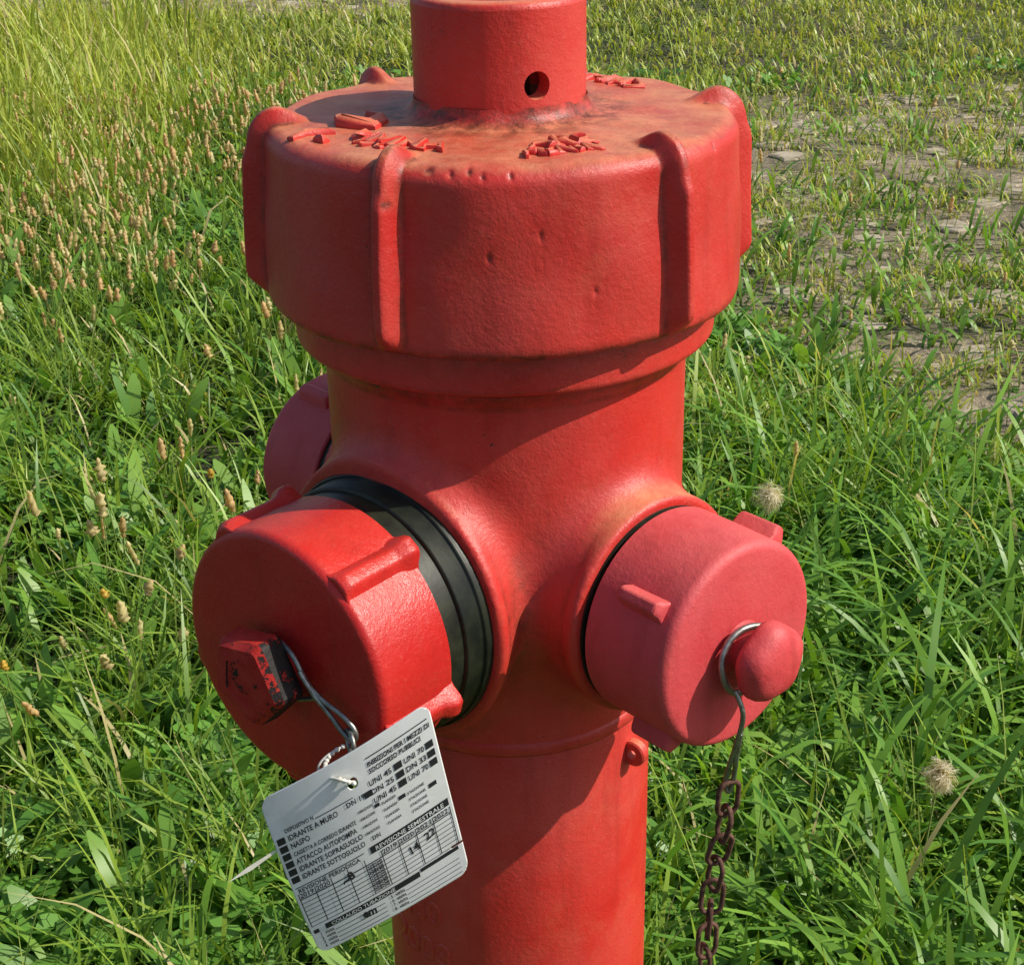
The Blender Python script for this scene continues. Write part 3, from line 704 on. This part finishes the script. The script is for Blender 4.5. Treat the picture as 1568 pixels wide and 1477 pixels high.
def clock(name,c,R_):
    V=[];Q=[];C=[]
    n=230; dv=rng.normal(0,1,(n,3)); dv/=np.linalg.norm(dv,axis=1)[:,None]
    for dvi in dv:
        if dvi[0]<-.3 and rng.random()<.5: continue
        e=np.cross(dvi,[.1,.2,1]); e/=np.linalg.norm(e); f_=np.cross(dvi,e)
        b0=len(V); w=.0003
        p0=c; p1=c+dvi*R_*rng.uniform(.45,1.1)
        V+= [p0-e*w,p0+e*w,p1+e*w,p1-e*w]; Q.append((b0,b0+1,b0+2,b0+3)); C+=[(.42,.33,.22)]*4
        for k_ in range(3):
            a=k_*math.pi/3+rng.random(); g_=e*math.cos(a)+f_*math.sin(a)+dvi*.4; b0=len(V); ww=.00028; hh_=np.cross(dvi,g_)
            s_=R_*.34
            V+= [p1-g_*s_-hh_*ww,p1-g_*s_+hh_*ww,p1+g_*s_+hh_*ww,p1+g_*s_-hh_*ww]; Q.append((b0,b0+1,b0+2,b0+3)); C+=[(.62,.57,.45)]*4
    # stalk to the ground
    b0=len(V)
    for (px,pz) in ((0,c[2]),(-.012,0)):
        for k_ in range(3):
            a=k_*2.094; V.append(np.array([c[0]+px+.0011*math.cos(a),c[1]+.0011*math.sin(a),pz])); C.append((.24,.30,.10))
    Q+= [(b0,b0+1,b0+4,b0+3),(b0+1,b0+2,b0+5,b0+4),(b0+2,b0,b0+3,b0+5)]
    fast_mesh(name,np.array(V),quads=np.array(Q),mat=GR,color=np.array(C),smooth=False)
clock('dandelion_clock',np.array([.415,.42,.20]),.017)
clock('dandelion_clock.001',np.array([.345,1.05,.205]),.020)

# ------------------------------------------------------------ world, sun, camera
SA,SE=80,42
w=bpy.data.worlds.new('World'); sc.world=w; w.use_nodes=True
nt=w.node_tree; bg=nt.nodes['Background']; sk=nt.nodes.new('ShaderNodeTexSky'); sk.sky_type='NISHITA'; sk.sun_disc=False
sk.sun_elevation=rad(SE); sk.sun_rotation=rad(180-SA); sk.air_density=1; sk.dust_density=2.0
nt.links.new(sk.outputs[0],bg.inputs[0]); bg.inputs[1].default_value=.115
L_=bpy.data.lights.new('sun','SUN'); L_.energy=5.0; L_.angle=rad(.5); L_.color=(1,.94,.82)
lo=bpy.data.objects.new('sun',L_); COL.objects.link(lo)
sd=Vector((math.sin(rad(SA))*math.cos(rad(SE)),-math.cos(rad(SA))*math.cos(rad(SE)),math.sin(rad(SE))))
lo.rotation_euler=sd.to_track_quat('Z','Y').to_euler(); lo.location=sd*5
cam=bpy.data.cameras.new('camera'); cam.lens=36*2400/1568; cam.sensor_width=36; cam.sensor_fit='HORIZONTAL'; cam.clip_start=.02; cam.clip_end=600
co=bpy.data.objects.new('camera',cam); COL.objects.link(co)
p=rad(25); ro=rad(1.2)
fw=Vector((0,math.cos(p),-math.sin(p))); up=Vector((0,math.sin(p),math.cos(p))); rt=Vector((1,0,0))
r2=rt*math.cos(ro)-up*math.sin(ro); u2=up*math.cos(ro)+rt*math.sin(ro)
co.matrix_world=Matrix(((r2.x,u2.x,-fw.x,.002),(r2.y,u2.y,-fw.y,-.85),(r2.z,u2.z,-fw.z,H),(0,0,0,1)))
sc.camera=co
sc.view_settings.view_transform='Standard'; sc.view_settings.look='None'; sc.view_settings.exposure=0
